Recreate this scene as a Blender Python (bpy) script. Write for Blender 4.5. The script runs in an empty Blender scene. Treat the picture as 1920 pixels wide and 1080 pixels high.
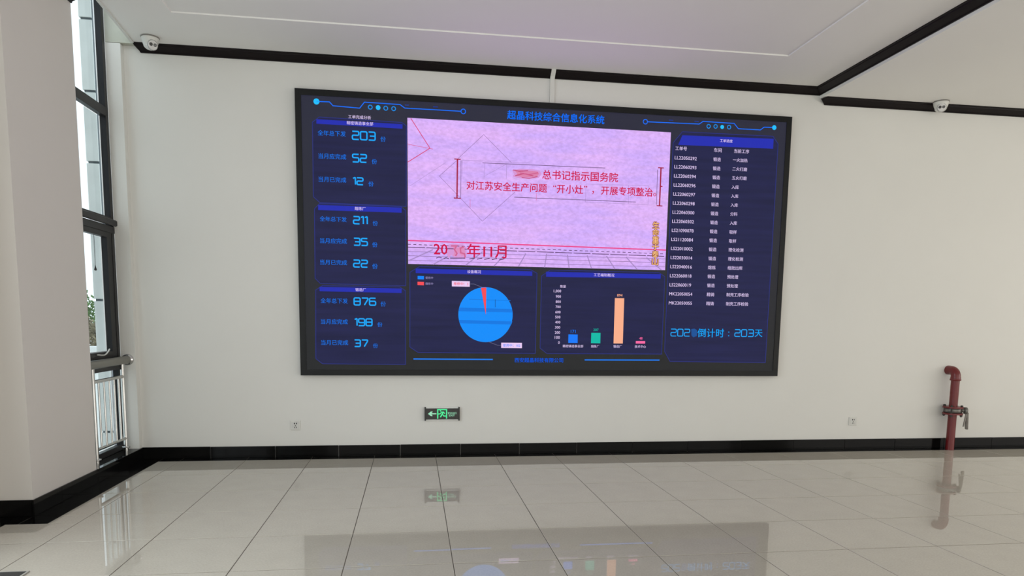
import bpy, math, random
from mathutils import Vector, Matrix, noise
random.seed(7)
C = bpy.context.scene.collection
S = bpy.context.scene
PI = math.pi

# ------------------------------------------------------------------ camera
cam_d = bpy.data.cameras.new('camera'); cam = bpy.data.objects.new('camera', cam_d); C.objects.link(cam)
YAW, PITCH, ROLL, F, PPX, PPY = 0.1410, -0.1136, 0.0132, 1292.84, 957.21, 747.43
fwd = Vector((math.sin(YAW)*math.cos(PITCH), math.cos(YAW)*math.cos(PITCH), math.sin(PITCH)))
rt = Vector((math.cos(YAW), -math.sin(YAW), 0)); up = rt.cross(fwd)
r2 = math.cos(ROLL)*rt + math.sin(ROLL)*up; u2 = -math.sin(ROLL)*rt + math.cos(ROLL)*up
m = Matrix((r2, u2, -fwd)).transposed().to_4x4(); m.translation = (1.5813, -6.8728, 1.3605)
cam.matrix_world = m
cam_d.sensor_width = 36; cam_d.sensor_fit = 'HORIZONTAL'; cam_d.lens = F*36/1920
cam_d.shift_x = (960-PPX)/1920; cam_d.shift_y = (PPY-540)/1920
cam_d.clip_start = .05; cam_d.clip_end = 300
S.camera = cam

# ------------------------------------------------------------------ light
S.view_settings.view_transform = 'Standard'; S.view_settings.look = 'None'
S.view_settings.exposure = 0.0; S.view_settings.gamma = 1.0; S.view_settings.use_curve_mapping = False
w = bpy.data.worlds.new('overcast_sky'); S.world = w; w.use_nodes = True
bg = w.node_tree.nodes['Background']; bg.inputs[0].default_value = (.86, .93, 1, 1); bg.inputs[1].default_value = 1.85

def area(name, loc, rot, sx, sy, power, col):
    l = bpy.data.lights.new(name, 'AREA'); l.shape = 'RECTANGLE'; l.size = sx; l.size_y = sy
    l.energy = power; l.color = col
    o = bpy.data.objects.new(name, l); o.location = loc; o.rotation_euler = rot; C.objects.link(o); return o
# daylight from left and right windows; the rear lamp is an added fill
area('rear_fill_lamp', (5.2, -12.9, 1.75), (PI/2+.04, 0, 0), 12.0, 3.0, 198, (1, .97, .92))
area('daylight_right_windows', (12.3, -6.5, 1.9), (0, PI/2+.2, 0), 3.0, 10.0, 268, (1, .955, .91))
area('daylight_left_windows', (-1.08, -4.45, 2.0), (0, -PI/2, 0), 3.2, 3.4, 70, (.93, .97, 1))

# ------------------------------------------------------------------ helpers
def lin(c):
    return tuple(((v/255)/12.92 if v/255 <= .04045 else ((v/255+.055)/1.055)**2.4) for v in c)
MATS = {}
def mat(name, col, rough=.5, metal=0, bump=0, bscale=60, var=0, vscale=3, emit=None, estr=1, ior=1.5, spec=.5, coat=0, stretch=None):
    if name in MATS: return MATS[name]
    M = bpy.data.materials.new(name); M.use_nodes = True; nt = M.node_tree; b = nt.nodes['Principled BSDF']
    b.inputs['Base Color'].default_value = (*col, 1); b.inputs['Roughness'].default_value = rough
    b.inputs['Metallic'].default_value = metal; b.inputs['IOR'].default_value = ior
    b.inputs['Specular IOR Level'].default_value = spec
    if coat: b.inputs['Coat Weight'].default_value = coat; b.inputs['Coat Roughness'].default_value = .03
    if emit: b.inputs['Emission Color'].default_value = (*emit, 1); b.inputs['Emission Strength'].default_value = estr
    tc = nt.nodes.new('ShaderNodeTexCoord'); src = tc.outputs['Object']
    if stretch:
        mp = nt.nodes.new('ShaderNodeMapping'); mp.inputs['Scale'].default_value = stretch; nt.links.new(src, mp.inputs[0]); src = mp.outputs[0]
    if var:
        n = nt.nodes.new('ShaderNodeTexNoise'); n.inputs['Scale'].default_value = vscale; n.inputs['Detail'].default_value = 5
        nt.links.new(src, n.inputs['Vector'])
        r = nt.nodes.new('ShaderNodeMapRange'); r.inputs[1].default_value = .3; r.inputs[2].default_value = .7
        r.inputs[3].default_value = 1-var; r.inputs[4].default_value = 1+var; nt.links.new(n.outputs[0], r.inputs[0])
        v = nt.nodes.new('ShaderNodeVectorMath'); v.operation = 'SCALE'; v.inputs[0].default_value = col
        nt.links.new(r.outputs[0], v.inputs['Scale']); nt.links.new(v.outputs[0], b.inputs['Base Color'])
    if bump:
        n = nt.nodes.new('ShaderNodeTexNoise'); n.inputs['Scale'].default_value = bscale; n.inputs['Detail'].default_value = 4
        nt.links.new(src, n.inputs['Vector'])
        bp = nt.nodes.new('ShaderNodeBump'); bp.inputs['Strength'].default_value = bump; bp.inputs['Distance'].default_value = .004
        nt.links.new(n.outputs[0], bp.inputs['Height']); nt.links.new(bp.outputs[0], b.inputs['Normal'])
    MATS[name] = M; return M

class MB:
    def __init__(s): s.v = []; s.f = []; s.mi = []; s.sm = []
    def add(s, vs, fs, mi=0, smooth=False):
        o = len(s.v); s.v += [tuple(v) for v in vs]
        for f in fs: s.f.append(tuple(i+o for i in f)); s.mi.append(mi); s.sm.append(smooth)
        return s
    def box(s, x0, x1, y0, y1, z0, z1, mi=0, bev=0):
        if bev:
            b = bev; r = []
            for (z, i) in ((z0, b), (z0+b, 0), (z1-b, 0), (z1, b)):
                r.append([(x0+i, y0+i, z), (x1-i, y0+i, z), (x1-i, y1-i, z), (x0+i, y1-i, z)])
            vs = sum(r, []); fs = [(3, 2, 1, 0), (12, 13, 14, 15)]
            for k in range(3):
                for j in range(4): a = 4*k+j; c = 4*k+(j+1) % 4; fs.append((a, c, c+4, a+4))
            return s.add(vs, fs, mi)
        vs = [(x, y, z) for z in (z0, z1) for x, y in ((x0, y0), (x1, y0), (x1, y1), (x0, y1))]
        return s.add(vs, [(3, 2, 1, 0), (4, 5, 6, 7), (0, 1, 5, 4), (1, 2, 6, 5), (2, 3, 7, 6), (3, 0, 4, 7)], mi)
    def tube(s, path, r, n=20, mi=0, cap=True, rs=None):
        path = [Vector(p) for p in path]; rings = []; prev = None
        for i, p in enumerate(path):
            d = (path[min(i+1, len(path)-1)]-path[max(i-1, 0)]).normalized()
            if prev is None:
                a = d.orthogonal().normalized()
            else:
                a = (prev-d*prev.dot(d)).normalized()
            prev = a; bb = d.cross(a); rr = rs[i] if rs else r
            rings.append([p+a*math.cos(2*PI*k/n)*rr+bb*math.sin(2*PI*k/n)*rr for k in range(n)])
        vs = sum(rings, []); fs = []
        for i in range(len(path)-1):
            for k in range(n): k2 = (k+1) % n; fs.append((i*n+k, i*n+k2, (i+1)*n+k2, (i+1)*n+k))
        s.add(vs, fs, mi, True)
        if cap: s.add(rings[0], [tuple(range(n-1, -1, -1))], mi); s.add(rings[-1], [tuple(range(n))], mi)
        return s
    def lathe(s, prof, M=None, n=32, mi=0):
        vs = []
        for r, z in prof:
            for k in range(n):
                v = Vector((r*math.cos(2*PI*k/n), r*math.sin(2*PI*k/n), z)); vs.append(M @ v if M else v)
        fs = []
        for i in range(len(prof)-1):
            for k in range(n): k2 = (k+1) % n; fs.append((i*n+k, i*n+k2, (i+1)*n+k2, (i+1)*n+k))
        return s.add(vs, fs, mi, True)
    def prism(s, poly, a, b, axis='x', mi=0, oa=None, ob=None):
        """polygon in the other two axes, extruded from a to b; oa/ob shift single end points"""
        n = len(poly); oa = oa or [0]*n; ob = ob or [0]*n
        def pt(t, p): return (t, p[0], p[1]) if axis == 'x' else (p[0], t, p[1]) if axis == 'y' else (p[0], p[1], t)
        vs = [pt(a+oa[i], p) for i, p in enumerate(poly)]+[pt(b+ob[i], p) for i, p in enumerate(poly)]
        fs = [tuple(range(n-1, -1, -1)), tuple(range(n, 2*n))]+[(i, (i+1) % n, (i+1) % n+n, i+n) for i in range(n)]
        return s.add(vs, fs, mi)
    def obj(s, name, mats, parent=None, loc=None, rot=None, fix=True):
        me = bpy.data.meshes.new(name); me.from_pydata(s.v, [], s.f)
        for mm in (mats if isinstance(mats, (list, tuple)) else [mats]): me.materials.append(mm)
        me.polygons.foreach_set('material_index', s.mi); me.polygons.foreach_set('use_smooth', s.sm); me.update()
        if fix:
            import bmesh
            b = bmesh.new(); b.from_mesh(me); bmesh.ops.recalc_face_normals(b, faces=b.faces); b.to_mesh(me); b.free()
        o = bpy.data.objects.new(name, me); C.objects.link(o)
        if parent: o.parent = parent
        if loc: o.location = loc
        if rot: o.rotation_euler = rot
        return o
def tag(o, label=None, cat=None, group=None, kind=None):
    if label: o['label'] = label
    if cat: o['category'] = cat
    if group: o['group'] = group
    if kind: o['kind'] = kind
    return o
def empty(name, loc, label=None, cat=None, group=None, kind=None):
    o = bpy.data.objects.new(name, None); o.location = loc; o.empty_display_size = .1; C.objects.link(o)
    return tag(o, label, cat, group, kind)
def struct(o, label, cat='structure'): return tag(o, label, cat, None, 'structure')

# ------------------------------------------------------------------ materials
WALL = mat('wall_paint', (.78, .775, .74), .75, bump=.12, bscale=25, var=.012, vscale=1.3)
CEIL = mat('ceiling_paint', (.88, .87, .84), .8, var=.01, vscale=1)
PILL = mat('pillar_paint', (.74, .71, .67), .75, bump=.12, bscale=25, var=.012, vscale=1.5)
GRAN = mat('black_granite', (.005, .005, .005), .07, var=.2, vscale=180, ior=1.5, spec=.09)
CORN = mat('dark_cornice', (.009, .006, .0065), .45, spec=.15, bump=.05, bscale=40, stretch=(1, 8, 8))
ALU = mat('dark_aluminium', (.014, .014, .016), .38, spec=.3)
STEEL = mat('stainless_steel', (.60, .60, .59), .15, metal=1)
RAILM = mat('brushed_handrail', (.27, .265, .24), .36, metal=1)
GROUT = mat('grout', (.075, .062, .05), .85)
RED = mat('red_enamel', (.155, .012, .014), .3, bump=.25, bscale=30)
IRON = mat('grey_cast_iron', (.20, .195, .18), .45, metal=.6, var=.25, vscale=30)
WPLAST = mat('white_plastic', (.74, .74, .70), .4)
DARKP = mat('dark_plastic', (.012, .012, .012), .25)
GREYP = mat('grey_plastic', (.30, .30, .29), .35)
BEAD = mat('pale_glazing_bead', (.9, .92, .93), .5)
STONE = mat('blue_grey_cladding', (.78, .79, .76), .5, var=.06, vscale=5)
JOINT = mat('cladding_joint', (.12, .14, .15), .8)
def glass(name, tint):
    M = bpy.data.materials.new(name); M.use_nodes = True; nt = M.node_tree; nt.nodes.clear()
    o = nt.nodes.new('ShaderNodeOutputMaterial'); t = nt.nodes.new('ShaderNodeBsdfTransparent'); t.inputs[0].default_value = (*tint, 1)
    g = nt.nodes.new('ShaderNodeBsdfGlossy'); g.inputs['Roughness'].default_value = .01
    fr = nt.nodes.new('ShaderNodeValue'); fr.outputs[0].default_value = .05; mx = nt.nodes.new('ShaderNodeMixShader')
    nt.links.new(fr.outputs[0], mx.inputs[0]); nt.links.new(t.outputs[0], mx.inputs[1]); nt.links.new(g.outputs[0], mx.inputs[2]); nt.links.new(mx.outputs[0], o.inputs[0])
    return M
GLASS = glass('window_glass', (.84, .88, .88))
def tile_mat():
    M = mat('beige_porcelain', (.53, .495, .425), .012, ior=1.54)
    nt = M.node_tree; b = nt.nodes['Principled BSDF']
    tc = nt.nodes.new('ShaderNodeTexCoord'); geo = nt.nodes.new('ShaderNodeNewGeometry'); oi = nt.nodes.new('ShaderNodeObjectInfo')
    n1 = nt.nodes.new('ShaderNodeTexNoise'); n1.inputs['Scale'].default_value = 90; n1.inputs['Detail'].default_value = 3
    n2 = nt.nodes.new('ShaderNodeTexNoise'); n2.inputs['Scale'].default_value = 6; n2.inputs['Detail'].default_value = 4
    nt.links.new(geo.outputs['Position'], n1.inputs['Vector']); nt.links.new(geo.outputs['Position'], n2.inputs['Vector'])
    a = nt.nodes.new('ShaderNodeMath'); a.operation = 'MULTIPLY_ADD'; a.inputs[1].default_value = .30; a.inputs[2].default_value = .79
    nt.links.new(n1.outputs[0], a.inputs[0])
    a2 = nt.nodes.new('ShaderNodeMath'); a2.operation = 'MULTIPLY_ADD'; a2.inputs[1].default_value = .12; nt.links.new(n2.outputs[0], a2.inputs[0]); nt.links.new(a.outputs[0], a2.inputs[2])
    a3 = nt.nodes.new('ShaderNodeMath'); a3.operation = 'MULTIPLY_ADD'; a3.inputs[1].default_value = .03; nt.links.new(oi.outputs['Random'], a3.inputs[0]); nt.links.new(a2.outputs[0], a3.inputs[2])
    v = nt.nodes.new('ShaderNodeVectorMath'); v.operation = 'SCALE'; v.inputs[0].default_value = (.53, .495, .425)
    nt.links.new(a3.outputs[0], v.inputs['Scale']); nt.links.new(v.outputs[0], b.inputs['Base Color'])
    return M
TILE = tile_mat()
# screen content in metres from the screen's lower left corner
SCREEN=[
('L','header_graphics','blue',0.008,0,[(0.1909,2.5315),(0.3099,2.5345),(0.3409,2.5015),(0.5829,2.4935),(0.6269,2.5495),(0.9539,2.5455),(0.9979,2.5165),(1.5259,2.5155)]),
('D','header_graphics','cyan',0.1929,2.5315,0.027),
('O','header_graphics','blue',1.5469,2.5155,0.0216,0.005),
('O','header_graphics','cyan2',0.6799,2.5075,0.0178,0.005),
('O','header_graphics','cyan2',0.8219,2.5055,0.0178,0.005),
('O','header_graphics','cyan2',0.8949,2.5055,0.0178,0.005),
('D','header_graphics','cyan',0.7519,2.5075,0.0216),
('L','header_graphics','dim',0.008,0,[(0.9979,2.5445),(1.0379,2.5445)]),
('L','header_graphics','dim',0.008,0,[(1.2619,2.5425),(1.3069,2.5425)]),
('O','header_graphics','blue',3.3429,2.5135,0.0216,0.005),
('L','header_graphics','blue',0.008,0,[(3.3649,2.5135),(3.8999,2.5195),(3.9389,2.5465),(4.2679,2.5445),(4.3149,2.4955),(4.5509,2.4955),(4.5879,2.5235),(4.6779,2.5255)]),
('D','header_graphics','cyan',4.6989,2.5255,0.0232),
('O','header_graphics','cyan2',3.9999,2.5025,0.0178,0.005),
('O','header_graphics','cyan2',4.0729,2.5055,0.0178,0.005),
('O','header_graphics','cyan2',4.2159,2.5055,0.0178,0.005),
('D','header_graphics','cyan',4.1429,2.5035,0.0194),
('L','header_graphics','dim',0.008,0,[(3.5839,2.5405),(3.6279,2.5405)]),
('L','header_graphics','dim',0.008,0,[(3.8499,2.5425),(3.8939,2.5425)]),
('T','title_lettering','blue','超晶科技综合信息化系统',1.9679,2.9269,2.5085,1),
('P','information_panel','panel',[(0.2169,2.3955),(0.9689,2.3855),(1.0119,2.3565),(1.0069,1.6165),(0.2089,1.6225),(0.1499,1.6745),(0.1529,2.3465)]),
('L','information_panel','edge',0.006,1,[(0.2169,2.3955),(0.9689,2.3855),(1.0119,2.3565),(1.0069,1.6165),(0.2089,1.6225),(0.1499,1.6745),(0.1529,2.3465)]),
('P','information_panel','bar',[(0.1899,2.3745),(0.9759,2.3695),(0.9759,2.3285),(0.1889,2.3345)]),
('T','row_lettering','white','工单完成分析',0.4779,0.6859,2.4125,0),
('T','row_lettering','white','精密铸造事业部',0.4629,0.7049,2.3575,0),
('P','information_panel','panel',[(0.2039,1.6145),(0.9579,1.6125),(1.0029,1.5765),(0.9999,0.8685),(0.1989,0.8735),(0.1509,0.9225),(0.1569,1.5635)]),
('L','information_panel','edge',0.006,1,[(0.2039,1.6145),(0.9579,1.6125),(1.0029,1.5765),(0.9999,0.8685),(0.1989,0.8735),(0.1509,0.9225),(0.1569,1.5635)]),
('P','information_panel','bar',[(0.1919,1.6015),(0.9639,1.6045),(0.9639,1.5565),(0.1909,1.5545)]),
('T','row_lettering','white','熔炼厂',0.5259,0.6289,1.581,0),
('P','information_panel','panel',[(0.2189,0.8555),(0.9419,0.8565),(0.9979,0.8215),(0.9949,0.1085),(0.2059,0.1115),(0.1439,0.1615),(0.1539,0.8105)]),
('L','information_panel','edge',0.006,1,[(0.2189,0.8555),(0.9419,0.8565),(0.9979,0.8215),(0.9949,0.1085),(0.2059,0.1115),(0.1439,0.1615),(0.1539,0.8105)]),
('P','information_panel','bar',[(0.1909,0.8425),(0.9609,0.8415),(0.9599,0.7985),(0.1909,0.8015)]),
('T','row_lettering','white','锻造厂',0.5239,0.6229,0.8225,0),
('T','row_lettering','lblue','全年总下发',0.1989,0.4539,2.255,0),
('N','figure_lettering','cyan3','203',0.5069,2.2045,0.7279,2.2895,0.0125),
('T','row_lettering','lblue','份',0.7709,0.8189,2.225,0),
('T','row_lettering','lblue','当月应完成',0.2019,0.4549,2.0475,0),
('N','figure_lettering','cyan3','52',0.5069,2.0005,0.6459,2.0825,0.0125),
('T','row_lettering','lblue','份',0.6889,0.7369,2.0175,0),
('T','row_lettering','lblue','当月已完成',0.1999,0.4519,1.8375,0),
('N','figure_lettering','cyan3','12',0.5089,1.7945,0.6119,1.8695,0.0125),
('T','row_lettering','lblue','份',0.6559,0.7039,1.8115,0),
('T','row_lettering','lblue','全年总下发',0.2039,0.4509,1.476,0),
('N','figure_lettering','cyan3','211',0.5079,1.4335,0.6479,1.5125,0.0125),
('T','row_lettering','lblue','份',0.6919,0.7399,1.4495,0),
('T','row_lettering','lblue','当月应完成',0.2019,0.4509,1.2745,0),
('N','figure_lettering','cyan3','35',0.5099,1.2335,0.6469,1.3115,0.0125),
('T','row_lettering','lblue','份',0.6859,0.7349,1.25,0),
('T','row_lettering','lblue','当月已完成',0.1989,0.4489,1.0745,0),
('N','figure_lettering','cyan3','22',0.5039,1.0305,0.6449,1.1075,0.0125),
('T','row_lettering','lblue','份',0.6839,0.7349,1.0475,0),
('T','row_lettering','lblue','全年总下发',0.1979,0.4509,0.714,0),
('N','figure_lettering','cyan3','876',0.5039,0.6715,0.7189,0.7505,0.0125),
('T','row_lettering','lblue','份',0.7599,0.8089,0.691,0),
('T','row_lettering','lblue','当月应完成',0.1979,0.4489,0.516,0),
('N','figure_lettering','cyan3','198',0.5079,0.4745,0.6829,0.5525,0.0125),
('T','row_lettering','lblue','份',0.7279,0.7749,0.4935,0),
('T','row_lettering','lblue','当月已完成',0.1959,0.4489,0.3165,0),
('N','figure_lettering','cyan3','37',0.5039,0.2735,0.6389,0.3495,0.0125),
('T','row_lettering','lblue','份',0.6849,0.7309,0.2895,0),
('P','video_picture','pink',[(1.0219,2.4305),(3.6099,2.4255),(3.6039,1.0765),(1.0239,1.0775)]),
('L','video_graphics','red2',0.007,0,[(1.0539,2.4265),(1.2329,2.1625)]),
('L','video_graphics','red3',0.005,0,[(1.0239,2.1905),(1.2619,2.1565)]),
('L','video_graphics','red2',0.007,0,[(1.0239,2.0265),(1.2319,2.1625)]),
('L','video_graphics','grey1',0.004,0,[(1.4899,2.0715),(1.7439,2.3135),(2.0159,2.0625)]),
('L','video_graphics','grey1',0.004,0,[(1.4899,2.0635),(1.3219,1.9105),(1.7379,1.5025),(2.0539,1.7895)]),
('L','video_graphics','grey0',0.003,0,[(1.0399,1.8055),(1.3789,2.0365)]),
('L','video_graphics','grey0',0.003,0,[(1.5439,2.0675),(2.2299,2.0685)]),
('L','video_graphics','grey0',0.003,0,[(1.5439,2.0675),(1.5389,1.9145)]),
('L','video_graphics','grey0',0.003,0,[(1.7569,2.0505),(1.7499,1.8985)]),
('L','video_graphics','grey0',0.003,0,[(1.9689,2.0475),(1.9659,1.9075)]),
('L','video_graphics','grey0',0.003,0,[(1.7479,1.9235),(1.9639,2.0475)]),
('L','video_graphics','grey0',0.003,0,[(2.7579,1.8905),(2.7569,1.7195)]),
('L','video_graphics','grey0',0.003,0,[(2.7579,1.8935),(3.3989,1.9005)]),
('L','video_graphics','grey0',0.003,0,[(3.3989,1.9005),(3.3999,1.7165)]),
('L','video_graphics','grey0',0.003,0,[(2.9709,1.8965),(2.9759,1.7275)]),
('L','video_graphics','grey0',0.003,0,[(3.1919,1.8945),(3.1959,1.7195)]),
('L','video_graphics','grey0',0.003,0,[(2.7569,1.7195),(3.3999,1.7165)]),
('L','video_graphics','grey2',0.006,0,[(1.7339,2.0505),(2.9499,2.0535)]),
('L','video_graphics','grey2',0.006,0,[(2.0479,1.7405),(3.2719,1.7385)]),
('L','video_graphics','red4',0.014,0,[(1.4939,2.0745),(1.4909,1.7105)]),
('L','video_graphics','red4',0.01,0,[(1.4639,2.0745),(1.5239,2.0735)]),
('L','video_graphics','red4',0.01,0,[(1.4599,1.7115),(1.5279,1.7105)]),
('L','video_graphics','grey2',0.005,0,[(1.5279,2.0635),(1.5259,1.7145)]),
('L','video_graphics','red4',0.014,0,[(3.5209,2.0795),(3.5199,1.7105)]),
('L','video_graphics','red4',0.01,0,[(3.4909,2.0805),(3.5499,2.0795)]),
('L','video_graphics','red4',0.01,0,[(3.4889,1.7115),(3.5499,1.7095)]),
('L','video_graphics','grey2',0.005,0,[(3.4849,2.0615),(3.4889,1.7195)]),
('L','video_graphics','red4',0.01,0,[(3.5209,1.9015),(3.5429,1.9005)]),
('L','video_graphics','red3',0.004,0,[(1.6179,1.7035),(1.6179,1.6285)]),
('L','video_graphics','red3',0.004,0,[(2.2649,1.7875),(2.2659,1.7165)]),
('P','video_graphics','smear0',[(2.0219,1.9945),(2.0999,2.0105),(2.2309,2.0115),(2.2939,2.0015),(2.3129,1.9715),(2.2849,1.9325),(2.1799,1.9185),(2.1009,1.9205),(2.0279,1.9345),(2.0429,1.9585)]),
('P','video_graphics','smear',[(2.0529,1.9885),(2.0999,1.9985),(2.2729,1.9925),(2.2899,1.9705),(2.2639,1.9445),(2.1799,1.9335),(2.1059,1.9355),(2.0589,1.9465),(2.0739,1.9615)]),
('L','video_graphics','red6',0.012,0,[(2.0999,1.9705),(2.1899,1.9595),(2.2789,1.9805)]),
('L','video_graphics','red5',0.01,0,[(2.0319,1.9965),(2.0949,1.9875),(2.1789,1.9965)]),
('L','video_graphics','red5',0.01,0,[(2.0539,1.9435),(2.1369,1.9665),(2.2319,1.9485)]),
('L','video_graphics','red5',0.008,0,[(2.1169,1.9305),(2.1899,1.9235),(2.2739,1.9445)]),
('T','video_lettering','red','总书记指示国务院',2.3189,3.0829,1.967,1),
('T','video_lettering','red','对江苏安全生产问题',1.5809,2.3689,1.837,1),
('T','video_lettering','red','“',2.4299,2.4609,1.861,0),
('T','video_lettering','red','开小灶',2.4669,2.7319,1.8365,1),
('T','video_lettering','red','”',2.7399,2.7719,1.865,0),
('T','video_lettering','red','，',2.8219,2.8409,1.814,0),
('T','video_lettering','red','开展专项整治',2.9129,3.4429,1.8385,1),
('T','video_lettering','red','。',3.4489,3.4819,1.8175,0),
('L','video_graphics','redl',0.012,0,[(1.0229,1.2985),(3.6039,1.2765)]),
('L','video_graphics','grey3',0.006,0,[(1.0229,1.2625),(1.0509,1.2625)]),
('L','video_graphics','grey3',0.006,0,[(1.0739,1.2625),(1.1019,1.2615)]),
('L','video_graphics','grey3',0.006,0,[(1.1249,1.2615),(1.1529,1.2615)]),
('L','video_graphics','grey3',0.006,0,[(1.1769,1.2615),(1.2049,1.2605)]),
('L','video_graphics','grey3',0.006,0,[(1.2279,1.2605),(1.2559,1.2605)]),
('L','video_graphics','grey3',0.006,0,[(1.2789,1.2605),(1.3079,1.2605)]),
('L','video_graphics','grey3',0.006,0,[(1.3309,1.2595),(1.3589,1.2595)]),
('L','video_graphics','grey3',0.006,0,[(1.3819,1.2595),(1.4109,1.2595)]),
('L','video_graphics','grey3',0.006,0,[(1.4339,1.2585),(1.4629,1.2585)]),
('L','video_graphics','grey3',0.006,0,[(1.4859,1.2585),(1.5149,1.2585)]),
('L','video_graphics','grey3',0.006,0,[(1.5379,1.2575),(1.5669,1.2575)]),
('L','video_graphics','grey3',0.006,0,[(1.5899,1.2575),(1.6189,1.2575)]),
('L','video_graphics','grey3',0.006,0,[(1.6419,1.2565),(1.6709,1.2565)]),
('L','video_graphics','grey3',0.006,0,[(1.6949,1.2565),(1.7239,1.2565)]),
('L','video_graphics','grey3',0.006,0,[(1.7469,1.2555),(1.7759,1.2555)]),
('L','video_graphics','grey3',0.006,0,[(1.7999,1.2555),(1.8289,1.2555)]),
('L','video_graphics','grey3',0.006,0,[(1.8519,1.2555),(1.8809,1.2545)]),
('L','video_graphics','grey3',0.006,0,[(1.9049,1.2545),(1.9339,1.2545)]),
('L','video_graphics','grey3',0.006,0,[(1.9579,1.2545),(1.9869,1.2535)]),
('L','video_graphics','grey3',0.006,0,[(2.0109,1.2535),(2.0399,1.2535)]),
('L','video_graphics','grey3',0.006,0,[(2.0639,1.2535),(2.0939,1.2525)]),
('L','video_graphics','grey3',0.006,0,[(2.1179,1.2525),(2.1469,1.2525)]),
('L','video_graphics','grey3',0.006,0,[(2.1709,1.2525),(2.1999,1.2515)]),
('L','video_graphics','grey3',0.006,0,[(2.2249,1.2515),(2.2539,1.2515)]),
('L','video_graphics','grey3',0.006,0,[(2.2779,1.2515),(2.3079,1.2505)]),
('L','video_graphics','grey3',0.006,0,[(2.3319,1.2505),(2.3609,1.2505)]),
('L','video_graphics','grey3',0.006,0,[(2.3859,1.2505),(2.4149,1.2495)]),
('L','video_graphics','grey3',0.006,0,[(2.4399,1.2495),(2.4689,1.2495)]),
('L','video_graphics','grey3',0.006,0,[(2.4939,1.2495),(2.5239,1.2485)]),
('L','video_graphics','grey3',0.006,0,[(2.5479,1.2485),(2.5779,1.2485)]),
('L','video_graphics','grey3',0.006,0,[(2.6019,1.2485),(2.6319,1.2475)]),
('L','video_graphics','grey3',0.006,0,[(2.6569,1.2475),(2.6869,1.2475)]),
('L','video_graphics','grey3',0.006,0,[(2.7109,1.2475),(2.7409,1.2465)]),
('L','video_graphics','grey3',0.006,0,[(2.7659,1.2465),(2.7959,1.2465)]),
('L','video_graphics','grey3',0.006,0,[(2.8209,1.2465),(2.8509,1.2455)]),
('L','video_graphics','grey3',0.006,0,[(2.8759,1.2455),(2.9059,1.2455)]),
('L','video_graphics','grey3',0.006,0,[(2.9309,1.2455),(2.9609,1.2445)]),
('L','video_graphics','grey3',0.006,0,[(2.9859,1.2445),(3.0169,1.2445)]),
('L','video_graphics','grey3',0.006,0,[(3.0419,1.2445),(3.0719,1.2435)]),
('L','video_graphics','grey3',0.006,0,[(3.0969,1.2435),(3.1279,1.2435)]),
('L','video_graphics','grey3',0.006,0,[(3.1529,1.2435),(3.1829,1.2425)]),
('L','video_graphics','grey3',0.006,0,[(3.2079,1.2425),(3.2389,1.2425)]),
('L','video_graphics','grey3',0.006,0,[(3.2639,1.2425),(3.2949,1.2415)]),
('L','video_graphics','grey3',0.006,0,[(3.3199,1.2415),(3.3509,1.2415)]),
('L','video_graphics','grey3',0.006,0,[(3.3759,1.2415),(3.4069,1.2405)]),
('L','video_graphics','grey3',0.006,0,[(3.4319,1.2405),(3.4629,1.2405)]),
('L','video_graphics','grey3',0.006,0,[(3.4889,1.2405),(3.5199,1.2395)]),
('L','video_graphics','grey3',0.006,0,[(3.5449,1.2395),(3.5759,1.2395)]),
('L','video_graphics','grey3',0.007,0,[(1.0229,1.2355),(1.1859,1.2345)]),
('L','video_graphics','grey3',0.007,0,[(1.1979,1.2345),(1.3629,1.2335)]),
('L','video_graphics','grey3',0.007,0,[(1.3749,1.2325),(1.5399,1.2315)]),
('L','video_graphics','grey3',0.007,0,[(1.5529,1.2315),(1.7199,1.2305)]),
('L','video_graphics','grey3',0.007,0,[(1.7319,1.2295),(1.8999,1.2285)]),
('L','video_graphics','grey3',0.007,0,[(1.9129,1.2285),(2.0819,1.2265)]),
('L','video_graphics','grey3',0.007,0,[(2.0949,1.2265),(2.2649,1.2255)]),
('L','video_graphics','grey3',0.007,0,[(2.2779,1.2255),(2.4499,1.2235)]),
('L','video_graphics','grey3',0.007,0,[(2.4629,1.2235),(2.6359,1.2225)]),
('L','video_graphics','grey3',0.007,0,[(2.6489,1.2225),(2.8229,1.2205)]),
('L','video_graphics','grey3',0.007,0,[(2.8369,1.2205),(3.0119,1.2195)]),
('L','video_graphics','grey3',0.007,0,[(3.0259,1.2185),(3.2029,1.2175)]),
('L','video_graphics','grey3',0.007,0,[(3.2159,1.2175),(3.3949,1.2155)]),
('L','video_graphics','grey3',0.007,0,[(3.4079,1.2155),(3.5879,1.2145)]),
('L','video_graphics','grey1',0.005,0,[(1.0239,1.1945),(3.6019,1.1885)]),
('L','video_graphics','grey1',0.005,0,[(1.0229,1.1545),(3.6029,1.1515)]),
('L','video_graphics','grey1',0.005,0,[(1.0229,1.1115),(3.6049,1.1085)]),
('L','video_graphics','grey0',0.011,0,[(1.2619,1.2185),(1.0379,1.1115)]),
('L','video_graphics','grey0',0.011,0,[(1.4989,1.2145),(1.2629,1.0765)]),
('L','video_graphics','grey0',0.011,0,[(1.7429,1.2115),(1.5779,1.0765)]),
('L','video_graphics','grey0',0.011,0,[(1.9799,1.2075),(1.8549,1.0755)]),
('L','video_graphics','grey0',0.011,0,[(2.1699,1.2065),(2.0979,1.0765)]),
('L','video_graphics','grey0',0.011,0,[(2.3779,1.2075),(2.3599,1.0745)]),
('L','video_graphics','grey0',0.011,0,[(2.5879,1.2045),(2.6079,1.0745)]),
('L','video_graphics','grey0',0.011,0,[(2.7889,1.2025),(2.8369,1.0755)]),
('L','video_graphics','grey0',0.011,0,[(2.9869,1.2025),(3.0789,1.0755)]),
('L','video_graphics','grey0',0.011,0,[(3.1909,1.1965),(3.3119,1.0755)]),
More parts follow.
